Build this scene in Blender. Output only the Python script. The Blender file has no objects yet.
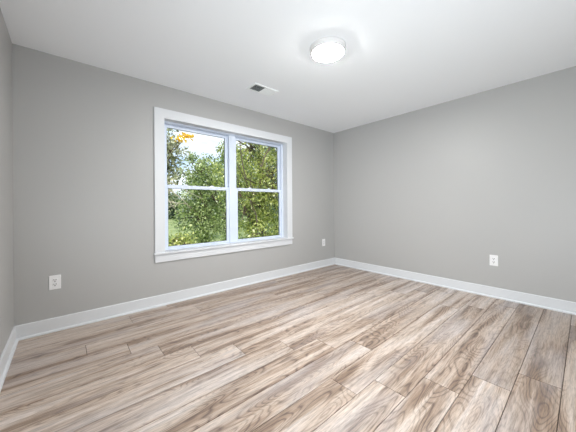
import bpy, bmesh, math, random
import numpy as np
from mathutils import Vector, Matrix

scene = bpy.context.scene
col = scene.collection

# ------------------------------------------------------------------ camera
F_PX = 257.29
yaw, pit, rol = 0.711946, 0.000683, -0.0074856
cam = bpy.data.cameras.new('camera')
cam.sensor_fit = 'HORIZONTAL'; cam.sensor_width = 36.0
cam.lens = F_PX / 576 * 36.0
cam.shift_y = -10.333 / 576
cam.clip_start = 0.01; cam.clip_end = 500
camo = bpy.data.objects.new('camera', cam); col.objects.link(camo)
Fv = Vector((math.sin(yaw)*math.cos(pit), math.cos(yaw)*math.cos(pit), math.sin(pit)))
Rv = Vector((math.cos(yaw), -math.sin(yaw), 0)); Uv = Rv.cross(Fv)
R2 = Rv*math.cos(rol) + Uv*math.sin(rol); U2 = -Rv*math.sin(rol) + Uv*math.cos(rol)
M = Matrix((R2, U2, -Fv)).transposed().to_4x4()
M.translation = Vector((0.327958, -3.070828, 1.089853))
camo.matrix_world = M
scene.camera = camo

# ------------------------------------------------------------------ view
scene.view_settings.view_transform = 'Standard'
scene.view_settings.look = 'None'
scene.view_settings.exposure = 0.0
scene.view_settings.gamma = 1.0
scene.view_settings.use_curve_mapping = False
scene.cycles.max_bounces = 14
scene.cycles.diffuse_bounces = 9
scene.cycles.transparent_max_bounces = 16

# ------------------------------------------------------------------ world: pale summer sky with soft cloud
world = bpy.data.worlds.new('sky'); scene.world = world; world.use_nodes = True
nt = world.node_tree; N = nt.nodes; L = nt.links
bg = N['Background']; bg.inputs['Strength'].default_value = 1.45
tc = N.new('ShaderNodeTexCoord')
mp = N.new('ShaderNodeMapping'); mp.inputs['Scale'].default_value = (1, 1, 2.6)
nz = N.new('ShaderNodeTexNoise'); nz.inputs['Scale'].default_value = 3.2; nz.inputs['Detail'].default_value = 6; nz.inputs['Roughness'].default_value = .55
rmp = N.new('ShaderNodeValToRGB')
rmp.color_ramp.elements[0].position = .36; rmp.color_ramp.elements[0].color = (.50, .70, .98, 1)
rmp.color_ramp.elements[1].position = .54; rmp.color_ramp.elements[1].color = (.93, .98, 1.04, 1)
L.new(tc.outputs['Generated'], mp.inputs['Vector']); L.new(mp.outputs[0], nz.inputs['Vector'])
L.new(nz.outputs['Fac'], rmp.inputs['Fac']); L.new(rmp.outputs[0], bg.inputs['Color'])

# ------------------------------------------------------------------ sun (behind the house, high: it never enters the room)
sun = bpy.data.lights.new('sun', 'SUN'); sun.energy = 4.3; sun.angle = math.radians(1.0); sun.color = (1, .95, .86)
suno = bpy.data.objects.new('sun', sun); col.objects.link(suno)
suno.rotation_euler = Vector((0.30, 0.62, -0.80)).to_track_quat('-Z', 'Y').to_euler()
suno.location = (0, -6, 12)

LAMP_EMIT = 310.0

# added unseen fill light behind the camera, brightens ceiling and right wall
up = bpy.data.lights.new('fill_light', 'AREA'); up.shape = 'RECTANGLE'; up.size = .7; up.size_y = .6; up.spread = math.radians(128)
up.energy = 39; up.color = (.89, .97, 1.04)
upo = bpy.data.objects.new('fill_light', up); col.objects.link(upo)
upo.location = (.45, -3.42, .62)
upo.rotation_euler = (Vector((3.85, -.70, 2.2)) - upo.location).to_track_quat('-Z', 'Y').to_euler()


# ------------------------------------------------------------------ dimensions
W = 4.118; H = 2.44; DB = 3.75           # room width, height, depth behind the window wall
OX1, OX2, OZ1, OZ2 = 1.157, 2.951, 0.588, 2.077   # window opening
WC = (OX1 + OX2) / 2
GZ = -2.85                               # outside ground (upper floor room)

# ------------------------------------------------------------------ material helpers
def mat(name):
    m = bpy.data.materials.new(name); m.use_nodes = True
    n = m.node_tree.nodes; l = m.node_tree.links
    return m, n, l, n['Principled BSDF']

def simple(name, c, rough=.5, spec=.5, bump=0, bscale=200, metal=0):
    m, n, l, p = mat(name)
    p.inputs['Base Color'].default_value = (*c, 1); p.inputs['Roughness'].default_value = rough
    p.inputs['Specular IOR Level'].default_value = spec; p.inputs['Metallic'].default_value = metal
    t = n.new('ShaderNodeTexCoord'); z = n.new('ShaderNodeTexNoise')
    z.inputs['Scale'].default_value = bscale; z.inputs['Detail'].default_value = 3
    l.new(t.outputs['Object'], z.inputs['Vector'])
    if bump:
        b = n.new('ShaderNodeBump'); b.inputs['Strength'].default_value = bump; b.inputs['Distance'].default_value = .0006
        l.new(z.outputs['Fac'], b.inputs['Height']); l.new(b.outputs[0], p.inputs['Normal'])
    return m

m_wall = simple('grey wall paint', (.447, .446, .437), .45, .5, .5, 260)
m_ceil = simple('ceiling paint', (.88, .905, .925), .8, .2, .4, 200)
m_trim = simple('white semi gloss trim paint', (.71, .73, .75), .5, .5)
m_vinyl = simple('daylight tinted white vinyl', (.66, .73, .84), .4, .5)  # blue of the daylight on the frames is put into this colour
m_plate = simple('white outlet plastic', (.86, .86, .86), .3, .5)
m_slot = simple('dark slot', (.02, .02, .02), .6, .3)
m_screw = simple('painted screw', (.62, .62, .62), .35, .5)
m_lock = simple('white sash lock', (.82, .85, .88), .3, .5)
m_duct = simple('dark duct interior', (.11, .125, .12), .7, .3)
m_reg = simple('white enamelled steel', (.90, .93, .92), .35, .5)
m_housing = simple('white lamp rim', (.78, .77, .76), .4, .4)
m_gasket = simple('grey window gasket', (.16, .18, .22), .6, .3)
m_sub = simple('seam shadow board', (.06, .045, .035), .9, .1)

def glass_mat():
    m, n, l, p = mat('clear window glass')
    n.remove(p); out = n['Material Output']
    tr = n.new('ShaderNodeBsdfTransparent'); tr.inputs[0].default_value = (.97, .985, .98, 1)
    gl = n.new('ShaderNodeBsdfGlossy'); gl.inputs['Roughness'].default_value = .01; gl.inputs[0].default_value = (.06, .06, .065, 1)   # reflection darkened by colour to keep the ceiling light's mirror image faint
    fr = n.new('ShaderNodeFresnel'); fr.inputs[0].default_value = 1.5
    mx = n.new('ShaderNodeMixShader')
    l.new(fr.outputs[0], mx.inputs[0]); l.new(tr.outputs[0], mx.inputs[1]); l.new(gl.outputs[0], mx.inputs[2])
    l.new(mx.outputs[0], out.inputs[0]); return m
m_glass = glass_mat()

def lamp_mat():
    m, n, l, p = mat('lit acrylic diffuser')
    p.inputs['Base Color'].default_value = (.9, .9, .9, 1)
    p.inputs['Emission Color'].default_value = (1.0, .985, .965, 1)
    p.inputs['Emission Strength'].default_value = LAMP_EMIT
    return m
m_lamp = lamp_mat()

def floor_mat():
    m, n, l, p = mat('washed oak plank')
    def math_(op, a=None, b=None, v=None):
        q = n.new('ShaderNodeMath'); q.operation = op
        for i, s in enumerate((a, b)):
            if s is None: continue
            if isinstance(s, (int, float)): q.inputs[i].default_value = s
            else: l.new(s, q.inputs[i])
        return q.outputs[0]
    def ramp(fac, stops):
        r = n.new('ShaderNodeValToRGB'); e = r.color_ramp.elements
        while len(e) < len(stops): e.new(.5)
        for k, (pos, c) in enumerate(stops):
            e[k].position = pos; e[k].color = (*c, 1) if not isinstance(c, float) else (c, c, c, 1)
        l.new(fac, r.inputs[0]); return r.outputs[0]
    def mix(f, a, b, mode='MIX'):
        q = n.new('ShaderNodeMix'); q.data_type = 'RGBA'; q.blend_type = mode
        if isinstance(f, (int, float)): q.inputs[0].default_value = f
        else: l.new(f, q.inputs[0])
        for i, s in ((6, a), (7, b)):
            if isinstance(s, tuple): q.inputs[i].default_value = (*s, 1)
            else: l.new(s, q.inputs[i])
        return q.outputs[2]
    at = n.new('ShaderNodeAttribute'); at.attribute_name = 'plank'
    sep = n.new('ShaderNodeSeparateColor'); l.new(at.outputs['Color'], sep.inputs[0])
    t = n.new('ShaderNodeTexCoord')
    off = n.new('ShaderNodeVectorMath'); off.operation = 'SCALE'; l.new(at.outputs['Vector'], off.inputs[0]); off.inputs['Scale'].default_value = 37.0
    add = n.new('ShaderNodeVectorMath'); add.operation = 'ADD'; l.new(t.outputs['Object'], add.inputs[0]); l.new(off.outputs[0], add.inputs[1])
    def noise(scale, detail, rough=.5, dist=0.0):
        mp = n.new('ShaderNodeMapping'); mp.inputs['Scale'].default_value = scale; l.new(add.outputs[0], mp.inputs[0])
        z = n.new('ShaderNodeTexNoise'); z.inputs['Scale'].default_value = 1.0; z.inputs['Detail'].default_value = detail
        z.inputs['Roughness'].default_value = rough; z.inputs['Distortion'].default_value = dist
        l.new(mp.outputs[0], z.inputs['Vector']); return z.outputs['Fac']
    field = noise((1.25, 7.0, 1), 1.5, .45, .18)          # growth field: its contour lines are the rings
    rings = math_('PINGPONG', math_('MULTIPLY', field, 24.0), .5)
    rings2 = math_('MULTIPLY', rings, 2.0)
    broad = noise((.9, 11.0, 1), 5, .6, .4)            # broad dark heartwood / pale sapwood bands
    streak = noise((2.6, 55, 1), 5, .7)
    fine = noise((14, 260, 1), 3, .7)
    base = ramp(broad, [(.33, (.27, .197, .148)), (.42, (.375, .29, .228)), (.48, (.49, .40, .33)), (.55, (.575, .495, .43)), (.66, (.645, .59, .555))])
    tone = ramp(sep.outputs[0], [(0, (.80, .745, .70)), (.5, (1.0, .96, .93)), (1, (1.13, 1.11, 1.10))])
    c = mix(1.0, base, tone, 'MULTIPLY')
    # grain lines strongest in the dark heartwood
    heart = ramp(broad, [(.40, 1.0), (.58, .10)])
    lines = ramp(rings2, [(0, 1.0), (.22, .55), (.50, 0.0)])
    lf = math_('MULTIPLY', math_('MULTIPLY', lines, heart), .85)
    c = mix(lf, c, (.13, .09, .075))
    cool = ramp(noise((1.2, 6, 1), 2), [(.5, 0.0), (.68, .42)])
    c = mix(cool, c, (.50, .465, .47))
    sf = ramp(streak, [(.34, .72), (.46, .96), (.52, 1.02), (.66, 1.11)])
    c = mix(1.0, c, sf, 'MULTIPLY')
    ff = ramp(fine, [(.36, .72), (.5, .98), (.62, 1.10)])
    c = mix(1.0, c, ff, 'MULTIPLY')
    l.new(c, p.inputs['Base Color'])
    p.inputs['Specular IOR Level'].default_value = .42
    rr = n.new('ShaderNodeMapRange'); rr.inputs['To Min'].default_value = .24; rr.inputs['To Max'].default_value = .38
    l.new(streak, rr.inputs[0]); l.new(rr.outputs[0], p.inputs['Roughness'])
    b = n.new('ShaderNodeBump'); b.inputs['Strength'].default_value = .35; b.inputs['Distance'].default_value = .0006
    l.new(streak, b.inputs['Height']); l.new(b.outputs[0], p.inputs['Normal'])
    return m
m_floor = floor_mat()

def leaf_mat(name, dark, mid, light, trans=.45):
    m, n, l, p = mat(name); n.remove(p); out = n['Material Output']
    at = n.new('ShaderNodeAttribute'); at.attribute_name = 'tint'
    r = n.new('ShaderNodeValToRGB'); e = r.color_ramp.elements; e.new(.5)
    for k, (pos, c) in enumerate(((0, dark), (.5, mid), (1, light))): e[k].position = pos; e[k].color = (*c, 1)
    l.new(at.outputs['Fac'], r.inputs[0])
    d = n.new('ShaderNodeBsdfDiffuse'); t = n.new('ShaderNodeBsdfTranslucent'); g = n.new('ShaderNodeBsdfGlossy'); g.inputs['Roughness'].default_value = .4
    m1 = n.new('ShaderNodeMixShader'); m1.inputs[0].default_value = trans
    m2 = n.new('ShaderNodeMixShader'); m2.inputs[0].default_value = .12
    l.new(r.outputs[0], d.inputs[0]); l.new(r.outputs[0], t.inputs[0])
    l.new(d.outputs[0], m1.inputs[1]); l.new(t.outputs[0], m1.inputs[2])
    l.new(m1.outputs[0], m2.inputs[1]); l.new(g.outputs[0], m2.inputs[2]); l.new(m2.outputs[0], out.inputs[0])
    return m
m_leafA = leaf_mat('green leaves', (.07, .13, .035), (.32, .43, .12), (.66, .74, .34))
m_leafB = leaf_mat('fresh yellow green leaves', (.09, .16, .025), (.42, .49, .09), (.82, .82, .28))
m_leafC = leaf_mat('olive leaves', (.12, .14, .06), (.40, .42, .22), (.78, .75, .50))
m_leafD = leaf_mat('dark green leaves', (.03, .07, .03), (.11, .19, .07), (.26, .36, .15))
m_leafY = leaf_mat('yellow leaves', (.90, .52, .01), (.95, .66, .01), (.98, .76, .03), .5)
m_palebark = simple('pale dry bark', (.48, .42, .33), .9, .2, 1, 30)
m_bark = simple('grey brown bark', (.13, .10, .075), .9, .2, 1, 30)

def grass_mat():
    m, n, l, p = mat('lawn grass')
    t = n.new('ShaderNodeTexCoord'); z = n.new('ShaderNodeTexNoise'); z.inputs['Scale'].default_value = .35; z.inputs['Detail'].default_value = 8
    r = n.new('ShaderNodeValToRGB'); r.color_ramp.elements[0].position = .35; r.color_ramp.elements[1].position = .65
    r.color_ramp.elements[0].color = (.16, .22, .08, 1); r.color_ramp.elements[1].color = (.36, .40, .20, 1)
    l.new(t.outputs['Object'], z.inputs['Vector']); l.new(z.outputs['Fac'], r.inputs[0]); l.new(r.outputs[0], p.inputs['Base Color'])
    p.inputs['Roughness'].default_value = .95; p.inputs['Specular IOR Level'].default_value = .1
    return m
m_grass = grass_mat()

# ------------------------------------------------------------------ mesh helpers
def box(bm, x0, x1, y0, y1, z0, z1, bev=0.0, mi=0):
    v = [bm.verts.new((x, y, z)) for x in (x0, x1) for y in (y0, y1) for z in (z0, z1)]
    fs = [bm.faces.new([v[i] for i in q]) for q in ((0, 1, 3, 2), (4, 6, 7, 5), (0, 4, 5, 1), (2, 3, 7, 6), (0, 2, 6, 4), (1, 5, 7, 3))]
    for f in fs: f.material_index = mi
    if bev:
        es = list({e for f in fs for e in f.edges})
        bmesh.ops.bevel(bm, geom=es, offset=bev, segments=2, affect='EDGES', profile=.5)
def prism(bm, prof, axis, a, b):
    """extrude a 2-D profile (list of (p, q)) along x ('x': p->y q->z) or y ('y': p->x q->z)"""
    def P(s, pq): return (s, pq[0], pq[1]) if axis == 'x' else (pq[0], s, pq[1])
    A = [bm.verts.new(P(a, q)) for q in prof]; B = [bm.verts.new(P(b, q)) for q in prof]
    bm.faces.new(A); bm.faces.new(B[::-1])
    for i in range(len(prof)):
        j = (i+1) % len(prof); bm.faces.new((A[i], B[i], B[j], A[j]))
def obj(name, bm, m, parent=None, smooth=False, loc=None, rotz=0, kind=None):
    bmesh.ops.recalc_face_normals(bm, faces=bm.faces[:])
    me = bpy.data.meshes.new(name); bm.to_mesh(me); bm.free()
    for k in (m if isinstance(m, (list, tuple)) else [m]): me.materials.append(k)
    if smooth:
        for f in me.polygons: f.use_smooth = True
    o = bpy.data.objects.new(name, me); col.objects.link(o)
    if parent: o.parent = parent
    if loc is not None: o.location = loc
    o.rotation_euler.z = rotz
    if kind: o['kind'] = kind
    return o
def empty(name, loc=(0, 0, 0), rotz=0, kind=None, label=None, cat=None, group=None):
    o = bpy.data.objects.new(name, None); col.objects.link(o); o.location = loc; o.rotation_euler.z = rotz
    o.empty_display_size = .1
    if kind: o['kind'] = kind
    if label: o['label'] = label
    if cat: o['category'] = cat
    if group: o['group'] = group
    return o
def rect_frame(bm, x0, x1, z0, z1, wl, wr, wb, wt, y0, y1, bev=.0015):
    box(bm, x0, x0+wl, y0, y1, z0, z1, bev); box(bm, x1-wr, x1, y0, y1, z0, z1, bev)
    box(bm, x0+wl, x1-wr, y0, y1, z0, z0+wb, bev); box(bm, x0+wl, x1-wr, y0, y1, z1-wt, z1, bev)
def disc_lathe(bm, prof, seg=48, cx=0, cy=0):
    """prof: list of (r, z)"""
    rows = []
    for r, z in prof:
        if r < 1e-6: rows.append([bm.verts.new((cx, cy, z))])
        else: rows.append([bm.verts.new((cx+r*math.cos(2*math.pi*k/seg), cy+r*math.sin(2*math.pi*k/seg), z)) for k in range(seg)])
    for A, B in zip(rows, rows[1:]):
        for k in range(seg):
            j = (k+1) % seg
            if len(A) == 1: bm.faces.new((A[0], B[k], B[j]))
            elif len(B) == 1: bm.faces.new((A[k], A[j], B[0]))
            else: bm.faces.new((A[k], A[j], B[j], B[k]))

# ------------------------------------------------------------------ room shell
T = .16
bm = bmesh.new()
box(bm, 0, OX1-.012, 0, T, -.3, H+.0); box(bm, OX2+.012, W, 0, T, -.3, H); box(bm, OX1-.012, OX2+.012, 0, T, -.3, OZ1-.020); box(bm, OX1-.012, OX2+.012, 0, T, OZ2+.012, H)
obj('wall_far', bm, m_wall, kind='structure')
bm = bmesh.new(); box(bm, -T, 0, -DB-T, T, -.3, H); obj('wall_left', bm, m_wall, kind='structure')
bm = bmesh.new(); box(bm, W, W+T, -DB-T, T, -.3, H); obj('wall_right', bm, m_wall, kind='structure')
bm = bmesh.new(); box(bm, 0, W, -DB-T, -DB, -.3, H); obj('wall_back', bm, m_wall, kind='structure')
bm = bmesh.new(); box(bm, -T-.3, W+T+.3, -DB-T-.3, T+.3, H, H+.22); obj('ceiling', bm, m_ceil, kind='structure')

# floor: one mesh of planks laid parallel to the window wall, seams a real 2 mm groove
rng = random.Random(11)
PW = .1925; Y0 = -2.78; PL = 1.83
joints = {-5: 1.62, -4: 1.38, -3: 1.11, -2: 1.92, -1: 2.53, 0: 2.285, 1: 2.035, 2: 1.78, 3: 1.59, 4: 2.067, 5: 1.875, 6: 1.63, 7: 1.323, 8: 1.062, 9: .87, 10: .69, 11: .44, 12: 1.39, 13: .80, 14: 1.16}
bm = bmesh.new()
lay = bm.loops.layers.float_color.new('plank')
box(bm, 0, W, -DB, 0, -.3, -.004, 0, 1)
g = .0015; ch = .0010
for k in range(-6, 15):
    ya, yb = Y0 + k*PW, Y0 + (k+1)*PW
    ya, yb = max(ya, -DB), min(yb, 0)
    if yb - ya < .01: continue
    j0 = joints.get(k, rng.uniform(.2, 1.3))
    j = j0
    while j > 0: j -= PL
    xs = [0]
    while j < W:
        if j > .02: xs.append(j)
        j += PL
    xs.append(W)
    for a, b in zip(xs, xs[1:]):
        # tone by row and position plus random scatter: darker by far and right walls
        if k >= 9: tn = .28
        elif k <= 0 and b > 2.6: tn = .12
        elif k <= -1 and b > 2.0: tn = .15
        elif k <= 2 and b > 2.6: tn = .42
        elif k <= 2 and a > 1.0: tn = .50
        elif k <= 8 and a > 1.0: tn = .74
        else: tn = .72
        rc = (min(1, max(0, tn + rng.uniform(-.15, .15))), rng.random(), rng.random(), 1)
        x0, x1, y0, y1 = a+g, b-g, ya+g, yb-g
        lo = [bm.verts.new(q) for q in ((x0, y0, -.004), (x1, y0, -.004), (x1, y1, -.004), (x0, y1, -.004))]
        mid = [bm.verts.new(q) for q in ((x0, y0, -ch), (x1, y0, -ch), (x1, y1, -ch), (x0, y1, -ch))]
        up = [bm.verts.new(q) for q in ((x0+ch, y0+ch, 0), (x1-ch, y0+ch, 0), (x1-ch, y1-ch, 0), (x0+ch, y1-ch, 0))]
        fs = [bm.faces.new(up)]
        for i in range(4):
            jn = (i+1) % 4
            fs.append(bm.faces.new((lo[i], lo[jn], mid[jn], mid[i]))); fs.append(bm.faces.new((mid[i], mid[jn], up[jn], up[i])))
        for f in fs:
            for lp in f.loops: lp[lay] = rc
obj('floor', bm, [m_floor, m_sub], kind='structure')

# baseboards with eased top edge and shoe moulding
BH = .120; BT = .012; SH = .019; ST = .017
def bprof(sign, base=0):
    s = sign
    board = [(base, 0.001), (base+s*BT, 0.001), (base+s*BT, BH-.006), (base+s*(BT-.002), BH-.002), (base+s*(BT-.005), BH), (base, BH)]
    shoe = [(base+s*BT, 0.001), (base+s*(BT+ST), 0.001), (base+s*(BT+ST), SH*.45), (base+s*(BT+ST*.8), SH*.8), (base+s*(BT+ST*.35), SH), (base+s*BT, SH)]
    return board, shoe
def baseboard(name, axis, sign, base, a, b):
    bm = bmesh.new()
    for pr in bprof(sign, base): prism(bm, pr, axis, a, b)
    obj(name, bm, m_trim, kind='structure')
baseboard('baseboard_far', 'x', -1, 0, 0, W)
baseboard('baseboard_left', 'y', 1, 0, -DB, -.0125)
baseboard('baseboard_right', 'y', -1, W, -DB, -.0125)
baseboard('baseboard_back', 'x', 1, -DB, .030, W-.030)

# ------------------------------------------------------------------ window (two double-hung units mulled together)
win = empty('window_1', (WC, 0, OZ1), kind='structure')
def wobj(name, bm, m, parent=win, smooth=False):
    bmesh.ops.translate(bm, verts=bm.verts[:], vec=(-WC, 0, -OZ1)) if parent is win else None
    return obj(name, bm, m, parent, smooth)
CW = .100; CT = .02
bm = bmesh.new()   # flat casing: two sides and a head
box(bm, OX1-CW, OX1+.003, -CT, 0, OZ1, OZ2, .002); box(bm, OX2-.003, OX2+CW, -CT, 0, OZ1, OZ2, .002)
box(bm, OX1-CW, OX2+CW, -CT, 0, OZ2-.003, OZ2+CW, .002)
wobj('casing', bm, m_trim)
bm = bmesh.new()   # stool (inside sill)
box(bm, OX1-CW-.012, OX2+CW+.012, -.038, 0, OZ1-.020, OZ1, .004); box(bm, OX1, OX2, -.004, .10, OZ1-.020, OZ1, 0)
wobj('window_stool', bm, m_trim)
bm = bmesh.new(); box(bm, OX1-CW, OX2+CW, -.018, 0, .482, OZ1-.020, .002); wobj('apron', bm, m_trim)
bm = bmesh.new()   # jamb extension boards lining the opening
box(bm, OX1-.012, OX1, -.001, .10, OZ1, OZ2+.012); box(bm, OX2, OX2+.012, -.001, .10, OZ1, OZ2+.012); box(bm, OX1, OX2, -.001, .10, OZ2, OZ2+.012)
wobj('jamb', bm, m_trim)
FL, FB, FT_, MW = .030, .004, .022, .096
bm = bmesh.new()   # vinyl frame and centre mullion
yf0, yf1 = .088, .175
box(bm, OX1, OX1+FL, yf0, yf1, OZ1, OZ2, .002); box(bm, OX2-FL, OX2, yf0, yf1, OZ1, OZ2, .002)
box(bm, OX1+FL, OX2-FL, yf0, yf1, OZ2-FT_, OZ2, .002); box(bm, OX1+FL, OX2-FL, .098, yf1, OZ1-.012, OZ1+FB, .001)
box(bm, WC-MW/2, WC+MW/2, yf0, yf1, OZ1+FB, OZ2-FT_, .002)
# raised stops of the liner
for xx in (OX1+FL, WC+MW/2): box(bm, xx, xx+.006, .126, .132, OZ1+FB, OZ2-FT_)
for xx in (OX2-FL, WC-MW/2): box(bm, xx-.006, xx, .126, .132, OZ1+FB, OZ2-FT_)
wobj('window_frame', bm, m_vinyl)
MR = 1.324
for (xa, xb) in ((OX1+FL, WC-MW/2), (WC+MW/2, OX2-FL)):
    for up in (True, False):
        SW = .038
        z0, z1 = (MR-.020, OZ2-FT_) if up else (OZ1+FB, MR+.022)
        y0, y1 = (.134, .160) if up else (.098, .124)
        wt, wb = (.036, .040) if up else (.042, .035)
        cx = (xa+xb)/2
        bm = bmesh.new(); rect_frame(bm, xa-cx, xb-cx, 0, z1-z0, SW, SW, wb, wt, 0, y1-y0, .0025)
        s = obj('upper_sash' if up else 'lower_sash', bm, m_vinyl, win, loc=(cx-WC, y0, z0-OZ1))
        bm = bmesh.new(); rect_frame(bm, xa-cx+SW-.001, xb-cx-SW+.001, wb-.001, z1-z0-wt+.001, .0035, .0035, .0035, .0035, .006, .020, 0)
        obj('glazing_bead', bm, m_gasket, s)
        bm = bmesh.new(); box(bm, xa-cx+SW, xb-cx-SW, .011, .015, wb, z1-z0-wt); obj('window_pane', bm, m_glass, s)
        if not up:
            for fx in (-.17, .17):
                bm = bmesh.new()
                box(bm, fx-.028, fx+.028, .002, .022, z1-z0, z1-z0+.006, .002); disc_lathe(bm, [(0, z1-z0+.006), (.010, z1-z0+.006), (.010, z1-z0+.014), (.007, z1-z0+.017), (0, z1-z0+.017)], 16, fx, .012)
                box(bm, fx-.004, fx+.024, .006, .013, z1-z0+.008, z1-z0+.014, .002)
                obj('sash_lock', bm, m_lock, s)

# ------------------------------------------------------------------ ceiling light
lamp = empty('ceiling_light', (2.035, -1.632, H), label='round flush ceiling light, lit, white rim, above the middle of the room', cat='ceiling light')
bm = bmesh.new(); disc_lathe(bm, [(0, 0), (.153, 0), (.153, -.010), (.150, -.018), (.143, -.036), (.140, -.045), (.134, -.047), (.134, -.030), (0, -.030)], 64)
obj('light_rim', bm, m_housing, lamp, True)
bm = bmesh.new(); disc_lathe(bm, [(0, -.035), (.133, -.035), (.133, -.047), (.127, -.051), (.11, -.054), (.08, -.056), (.04, -.057), (0, -.057)], 64)
obj('diffuser', bm, m_lamp, lamp, True)

# ------------------------------------------------------------------ ceiling register (two banks of louvres tilted apart)
VX, VY = 2.062, -.625
reg = empty('ceiling_vent', (VX, VY, H), label='white rectangular ceiling vent with slanted louvres near the window', cat='vent')
bm = bmesh.new()
hx, hy, ix, iy = .165, .090, .140, .068
for (a, b, c, d) in ((-hx, hx, -hy, -iy), (-hx, hx, iy, hy), (-hx, -ix, -iy, iy), (ix, hx, -iy, iy)): box(bm, a, b, c, d, -.009, 0, .002)
box(bm, -.004, .004, -iy, iy, -.007, 0)
obj('vent_frame', bm, m_reg, reg)
bm = bmesh.new(); box(bm, -ix, ix, -iy, iy, -.0012, -.0002); obj('duct_opening', bm, m_duct, reg)
for s in (-1, 1):
    for k in range(8):
        cx = s*(.014 + k*.0165)
        bm = bmesh.new()
        # slats of the near bank lean away from the viewer (gaps show), of the far bank face him
        ang = math.radians(24 if s > 0 else -38)
        dx = .0085*math.cos(ang)
        dz = .0085*math.sin(ang)
        zc = -.0085
        lo, hi = (cx-dx, zc+dz), (cx+dx, zc-dz)
        nrm = Vector((dz, dx)).normalized()*.0006
        prof = [(lo[0]+nrm[0], lo[1]+nrm[1]), (hi[0]+nrm[0], hi[1]+nrm[1]), (hi[0]-nrm[0], hi[1]-nrm[1]), (lo[0]-nrm[0], lo[1]-nrm[1])]
        prism(bm, prof, 'y', -iy, iy)
        obj('louvre', bm, m_reg, reg)
for sx in (-1, 1):
    bm = bmesh.new(); disc_lathe(bm, [(0, -.0115), (.004, -.011), (.005, -.009)], 12, sx*.153, 0); obj('screw', bm, m_screw, reg)

# ------------------------------------------------------------------ wall outlets
def outlet(loc, rotz, label):
    t = empty('wall_outlet', loc, rotz, label=label, cat='outlet')
    bm = bmesh.new(); box(bm, -.0395, .0395, -.006, 0, -.0625, .0625, .003); obj('cover_plate', bm, m_plate, t)
    for s in (-1, 1):
        bm = bmesh.new(); box(bm, -.017, .017, -.0085, -.005, s*.0195-.0145, s*.0195+.0145, .003); r = obj('receptacle', bm, m_plate, t)
        bm = bmesh.new()
        box(bm, -.0090, -.0052, -.0090, -.0078, s*.0195-.001, s*.0195+.010); box(bm, .0052, .0090, -.0090, -.0078, s*.0195-.001, s*.0195+.010)
        box(bm, -.0035, .0035, -.0090, -.0078, s*.0195-.012, s*.0195-.005)
        obj('slots', bm, m_slot, r)
    bm = bmesh.new(); bmesh.ops.create_uvsphere(bm, u_segments=12, v_segments=8, radius=.0032)
    for v in bm.verts: v.co.y = v.co.y*.5 - .006
    obj('screw', bm, m_screw, t, True)
    return t
outlet((.251, 0, .430), 0, 'white wall outlet left of the window, near the left corner')
outlet((3.810, 0, .430), 0, 'white wall outlet right of the window, near the far corner')
outlet((W, -2.361, .433), -math.pi/2, 'white wall outlet on the right wall above the baseboard')

# ------------------------------------------------------------------ outside: lawn, trees, shrubs
def ground_mesh():
    nx = 40; bm = bmesh.new(); r = random.Random(4); vs = {}
    for i in range(nx+1):
        for j in range(nx+1):
            x = -80 + 220*i/nx; y = -10 + 190*j/nx
            vs[i, j] = bm.verts.new((x, y, GZ + .15*math.sin(x*.13+1)*math.cos(y*.1) * (1 if y > 14 else 0)))
    for i in range(nx):
        for j in range(nx): bm.faces.new((vs[i, j], vs[i+1, j], vs[i+1, j+1], vs[i, j+1]))
    return bm
obj('lawn', ground_mesh(), m_grass, kind='structure', smooth=True)

def tube(V, Fc, pts, rad, seg=6):
    b0 = len(V)
    for i, p in enumerate(pts):
        d = (pts[min(i+1, len(pts)-1)] - pts[max(i-1, 0)]).normalized()
        u = d.cross(Vector((.3, .9, .2))).normalized(); w = d.cross(u)
        for k in range(seg):
            a = 2*math.pi*k/seg; V.append(p + (u*math.cos(a) + w*math.sin(a))*rad[i])
    for i in range(len(pts)-1):
        for k in range(seg):
            j = (k+1) % seg
            Fc.append((b0+i*seg+k, b0+i*seg+j, b0+(i+1)*seg+j, b0+(i+1)*seg+k))
    Fc.append(tuple(b0+(len(pts)-1)*seg+k for k in range(seg)))

def leaves_mesh(name, centers, size, seed, m, parent, sizes_var=.35, tbase=None):
    """each leaf: a pointed blade folded along its midrib, six points, four faces"""
    rs = np.random.RandomState(seed); n = len(centers)
    c = np.array(centers, float)
    ax = rs.normal(size=(n, 3)); ax[:, 2] -= .5; ax /= np.linalg.norm(ax, axis=1)[:, None]
    nr = rs.normal(size=(n, 3)); nr[:, 2] += .9
    sd = np.cross(ax, nr); sd /= np.linalg.norm(sd, axis=1)[:, None]; up = np.cross(sd, ax)
    s = size*(1 + sizes_var*rs.uniform(-1, 1, n))[:, None]
    P = [c, c+ax*s*.35+sd*s*.30+up*s*.06, c+ax*s*.70+sd*s*.22+up*s*.05, c+ax*s, c+ax*s*.70-sd*s*.22+up*s*.05, c+ax*s*.35-sd*s*.30+up*s*.06]
    V = np.stack(P, 1).reshape(-1, 3)
    base = np.arange(n)[:, None]*6
    Fq = np.concatenate([base+np.array([[0, 1, 2, 3]]), base+np.array([[0, 3, 4, 5]])], 1).reshape(-1, 4)
    me = bpy.data.meshes.new(name)
    me.vertices.add(len(V)); me.vertices.foreach_set('co', V.ravel())
    me.loops.add(len(Fq)*4); me.loops.foreach_set('vertex_index', Fq.ravel().astype(np.int32))
    me.polygons.add(len(Fq)); me.polygons.foreach_set('loop_start', np.arange(len(Fq), dtype=np.int32)*4); me.polygons.foreach_set('loop_total', np.full(len(Fq), 4, dtype=np.int32))
    me.update(); me.validate()
    a = me.attributes.new('tint', 'FLOAT', 'POINT')
    tb = rs.uniform(0, 1, n) if tbase is None else np.clip(np.array(tbase)+rs.normal(0, .3, n), 0, 1)
    a.data.foreach_set('value', np.repeat(tb, 6))
    me.materials.append(m)
    o = bpy.data.objects.new(name, me); col.objects.link(o); o.parent = parent
    return o

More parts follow.
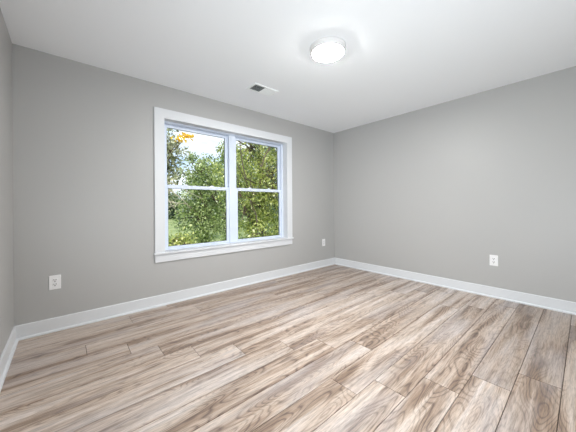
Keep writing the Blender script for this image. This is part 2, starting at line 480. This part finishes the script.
def tree(name, label, cat, x, y, ccz, rx, rz, clumps, per, size, m, seed, trunk_r=.12, group=None, forks=None, clump_r=.32, yellow=None, limbs_at=()):
    rr = random.Random(seed)
    t = empty(name, (x, y, GZ), label=label, cat=cat, group=group)
    V = []; Fc = []
    cz = ccz - GZ                                        # crown centre above the base
    top = Vector((rr.uniform(-.2, .2), rr.uniform(-.2, .2), cz + rz*.75))
    bend = Vector((rr.uniform(-.25, .25), rr.uniform(-.2, .2), 0))
    n = 9
    spine = [Vector((0, 0, -.1)).lerp(top, i/(n-1)) + bend*math.sin(math.pi*i/(n-1)) for i in range(n)]
    tube(V, Fc, spine, [trunk_r*(1.25 if i == 0 else 1)*(1-.82*i/(n-1)) for i in range(n)], 8)
    C = []; TB = []
    limbs = []
    nl = max(5, clumps//12)
    for k in range(nl):                                  # main limbs
        a = 2*math.pi*k/nl*1.618 + rr.uniform(-.3, .3); h = (k+.5)/nl
        tz = cz - rz*.75 + 1.5*rz*h
        rad = rx*math.sqrt(max(.12, 1-((tz-cz)/rz)**2))*rr.uniform(.6, .85)
        st = spine[min(n-2, max(2, int((n-1)*max(.25, (tz-.35*rad))/top.z)))]
        en = Vector((math.cos(a)*rad, math.sin(a)*rad, tz))
        pts = [st.lerp(en, q/5) + Vector((rr.uniform(-.08, .08), rr.uniform(-.08, .08), .18*rad*math.sin(math.pi*q/5))) * (1 if 0 < q < 5 else 0) for q in range(6)]
        r0 = trunk_r*.42
        tube(V, Fc, pts, [r0*(1-.8*q/5) for q in range(6)], 6); limbs.append(pts)
    for k in range(clumps):
        while True:
            q = Vector((rr.uniform(-1, 1), rr.uniform(-1, 1), rr.uniform(-1, 1)))
            if .15 < q.length < 1: break
        wob = 1 + .22*math.sin(q.x*5+seed)+.18*math.sin(q.z*6+seed*2)
        pc = Vector((q.x*rx*wob, q.y*rx*wob, cz + q.z*rz*(1+.12*math.sin(q.x*7+seed))))
        best = min((p for l_ in limbs for p in l_[2:]), key=lambda p: (p-pc).length)
        mid = best.lerp(pc, .5) + Vector((rr.uniform(-.1, .1), rr.uniform(-.1, .1), rr.uniform(0, .12)))
        tube(V, Fc, [best, mid, pc], [.020, .013, .005], 4)
        tb = rr.uniform(.15, .85); cr = clump_r*rr.uniform(.6, 1.3)
        for i in range(int(per*rr.uniform(.6, 1.3))):
            C.append((pc.x+rr.gauss(0, cr*.55), pc.y+rr.gauss(0, cr*.55), pc.z+rr.gauss(0, cr*.42))); TB.append(tb)
    me = bpy.data.meshes.new('trunk'); me.from_pydata([tuple(v) for v in V], [], Fc); me.update(); me.materials.append(m_bark)
    for f in me.polygons: f.use_smooth = True
    o = bpy.data.objects.new('trunk', me); col.objects.link(o); o.parent = t
    leaves_mesh('crown', C, size, seed, m, t, tbase=TB)
    for pts_px, dy, ra, rb in limbs_at:                  # bare boughs reaching out of the crown
        P3 = [Vector(at(px, py, dy)) - Vector((x, y, GZ)) for px, py in pts_px]
        bv = []; bf = []; hub = min(spine, key=lambda q: (q-P3[0]).length)
        P3 = [hub] + P3
        tube(bv, bf, P3, [max(ra, rb)*1.2] + [ra + (rb-ra)*i/(len(P3)-2) for i in range(len(P3)-1)], 6)
        bm_ = bpy.data.meshes.new('branch'); bm_.from_pydata([tuple(v) for v in bv], [], bf); bm_.materials.append(m_bark if m is not m_leafC else m_palebark)
        bo = bpy.data.objects.new('branch', bm_); col.objects.link(bo); bo.parent = t
    if yellow:
        for yi, (px, py, pz, cnt, cr) in enumerate(yellow):
            tw_v = []; tw_f = []; tube(tw_v, tw_f, [spine[n-3], Vector((px-x, py-y, pz-GZ))*.5 + spine[n-3]*.5 + Vector((0, 0, .15)), Vector((px-x, py-y, pz-GZ))], [.02, .013, .005], 5)
            tm = bpy.data.meshes.new('branch'); tm.from_pydata([tuple(v) for v in tw_v], [], tw_f); tm.materials.append(m_bark); to = bpy.data.objects.new('branch', tm); col.objects.link(to); to.parent = t
            Y = [(px-x+rr.gauss(0, cr*1.5), py-y+rr.gauss(0, cr), pz-GZ+rr.gauss(0, cr*.6)) for _ in range(cnt)]
            leaves_mesh('yellow_leaves', Y, size*1.05, seed+50+yi, m_leafY, t)['label'] = 'bright yellow leaves'
    return t

def at(px, py, dy):
    """a point outside, dy metres in front of the camera's wall-normal plane, seen in the photo near (px, py)"""
    tanr = (px-288)/F_PX
    ang = yaw + math.atan(tanr)
    x = .328 + dy*math.tan(ang)
    depth = dy/math.cos(ang)*math.cos(math.atan(tanr))
    return x, -3.07+dy, 1.09 + depth*(205.7-py)/F_PX

def T_(name, label, px, dy, ptop, pbot, rpx, **k):
    x, y, zt = at(px, ptop, dy); _, _, zb = at(px, pbot, dy)
    rx = abs(at(px+rpx, 200, dy)[0]-x)
    tree(name, label, k.pop('cat', 'tree'), x, y, (zt+zb)/2, rx, (zt-zb)/2, **k)

T_('broadleaf_tree', 'olive tree at the left edge of the window with a tuft of yellow leaves', 164, 8.6, 112, 208, 14,
   clumps=80, per=30, size=.10, m=m_leafC, seed=3, trunk_r=.10, clump_r=.26, yellow=[at(181, 137.5, 7.6) + (62, .065), at(187.5, 134.5, 7.6) + (44, .05)],
   limbs_at=[([(164, 187), (174, 192), (183, 199), (190, 207)], 7.9, .018, .006), ([(164, 199), (175, 202), (188, 203)], 7.8, .014, .005), ([(165, 193), (171, 203), (178, 212)], 8.0, .014, .005), ([(166, 207), (176, 204), (186, 196)], 7.9, .012, .004), ([(164, 180), (175, 183), (192, 193), (203, 198)], 8.0, .015, .005)])
T_('broadleaf_tree', 'round green tree below the open sky in the left half of the window', 202, 12.8, 150, 250, 18,
   clumps=200, per=66, size=.105, m=m_leafA, seed=5, trunk_r=.13, clump_r=.36)
T_('broadleaf_tree', 'tall green tree behind the post between the two window halves', 229, 17, 142, 248, 16,
   clumps=180, per=56, size=.13, m=m_leafA, seed=8, trunk_r=.13, clump_r=.36)
T_('broadleaf_tree', 'tall yellow green tree filling the right half of the window', 262, 9.2, 96, 262, 28,
   clumps=330, per=62, size=.09, m=m_leafB, seed=13, trunk_r=.14, clump_r=.30,
   limbs_at=[([(262, 166), (265, 156), (270, 148), (277, 136)], 7.3, .024, .028), ([(246, 178), (243, 164), (241, 150), (240, 137)], 7.6, .022, .012), ([(250, 200), (256, 214), (258, 232)], 7.8, .02, .03)])
T_('broadleaf_tree', 'dark green tree deep behind the right half of the window', 262, 21, 128, 240, 24,
   clumps=190, per=48, size=.19, m=m_leafD, seed=21, trunk_r=.18, clump_r=.55)
T_('broadleaf_tree', 'dark green tree partly hidden behind the round green one', 202, 30, 174, 228, 20,
   clumps=150, per=46, size=.19, m=m_leafD, seed=27, trunk_r=.16, clump_r=.5)
T_('leafy_shrub', 'bright leafy shrub low in the left corner of the window', 178, 8, 234, 262, 14, cat='shrub',
   clumps=60, per=40, size=.085, m=m_leafB, seed=31, trunk_r=.05, clump_r=.22)
T_('leafy_shrub', 'bright leafy shrub low in the right half of the window', 267, 6.1, 224, 275, 13, cat='shrub',
   clumps=60, per=40, size=.085, m=m_leafB, seed=37, trunk_r=.05, clump_r=.22)

far = [(-7, 74), (4, 82), (15, 74), (26, 84), (37, 76), (48, 84), (59, 76)]
for i, (fx, fy) in enumerate(far):
    tree('distant_tree', 'dark tree in the distant row across the lawn', 'tree', fx, fy, 1.0, 4.2, 3.9, clumps=80, per=40, size=.75, m=m_leafD, seed=60+i, trunk_r=.35, clump_r=1.3, group='distant trees across the lawn')
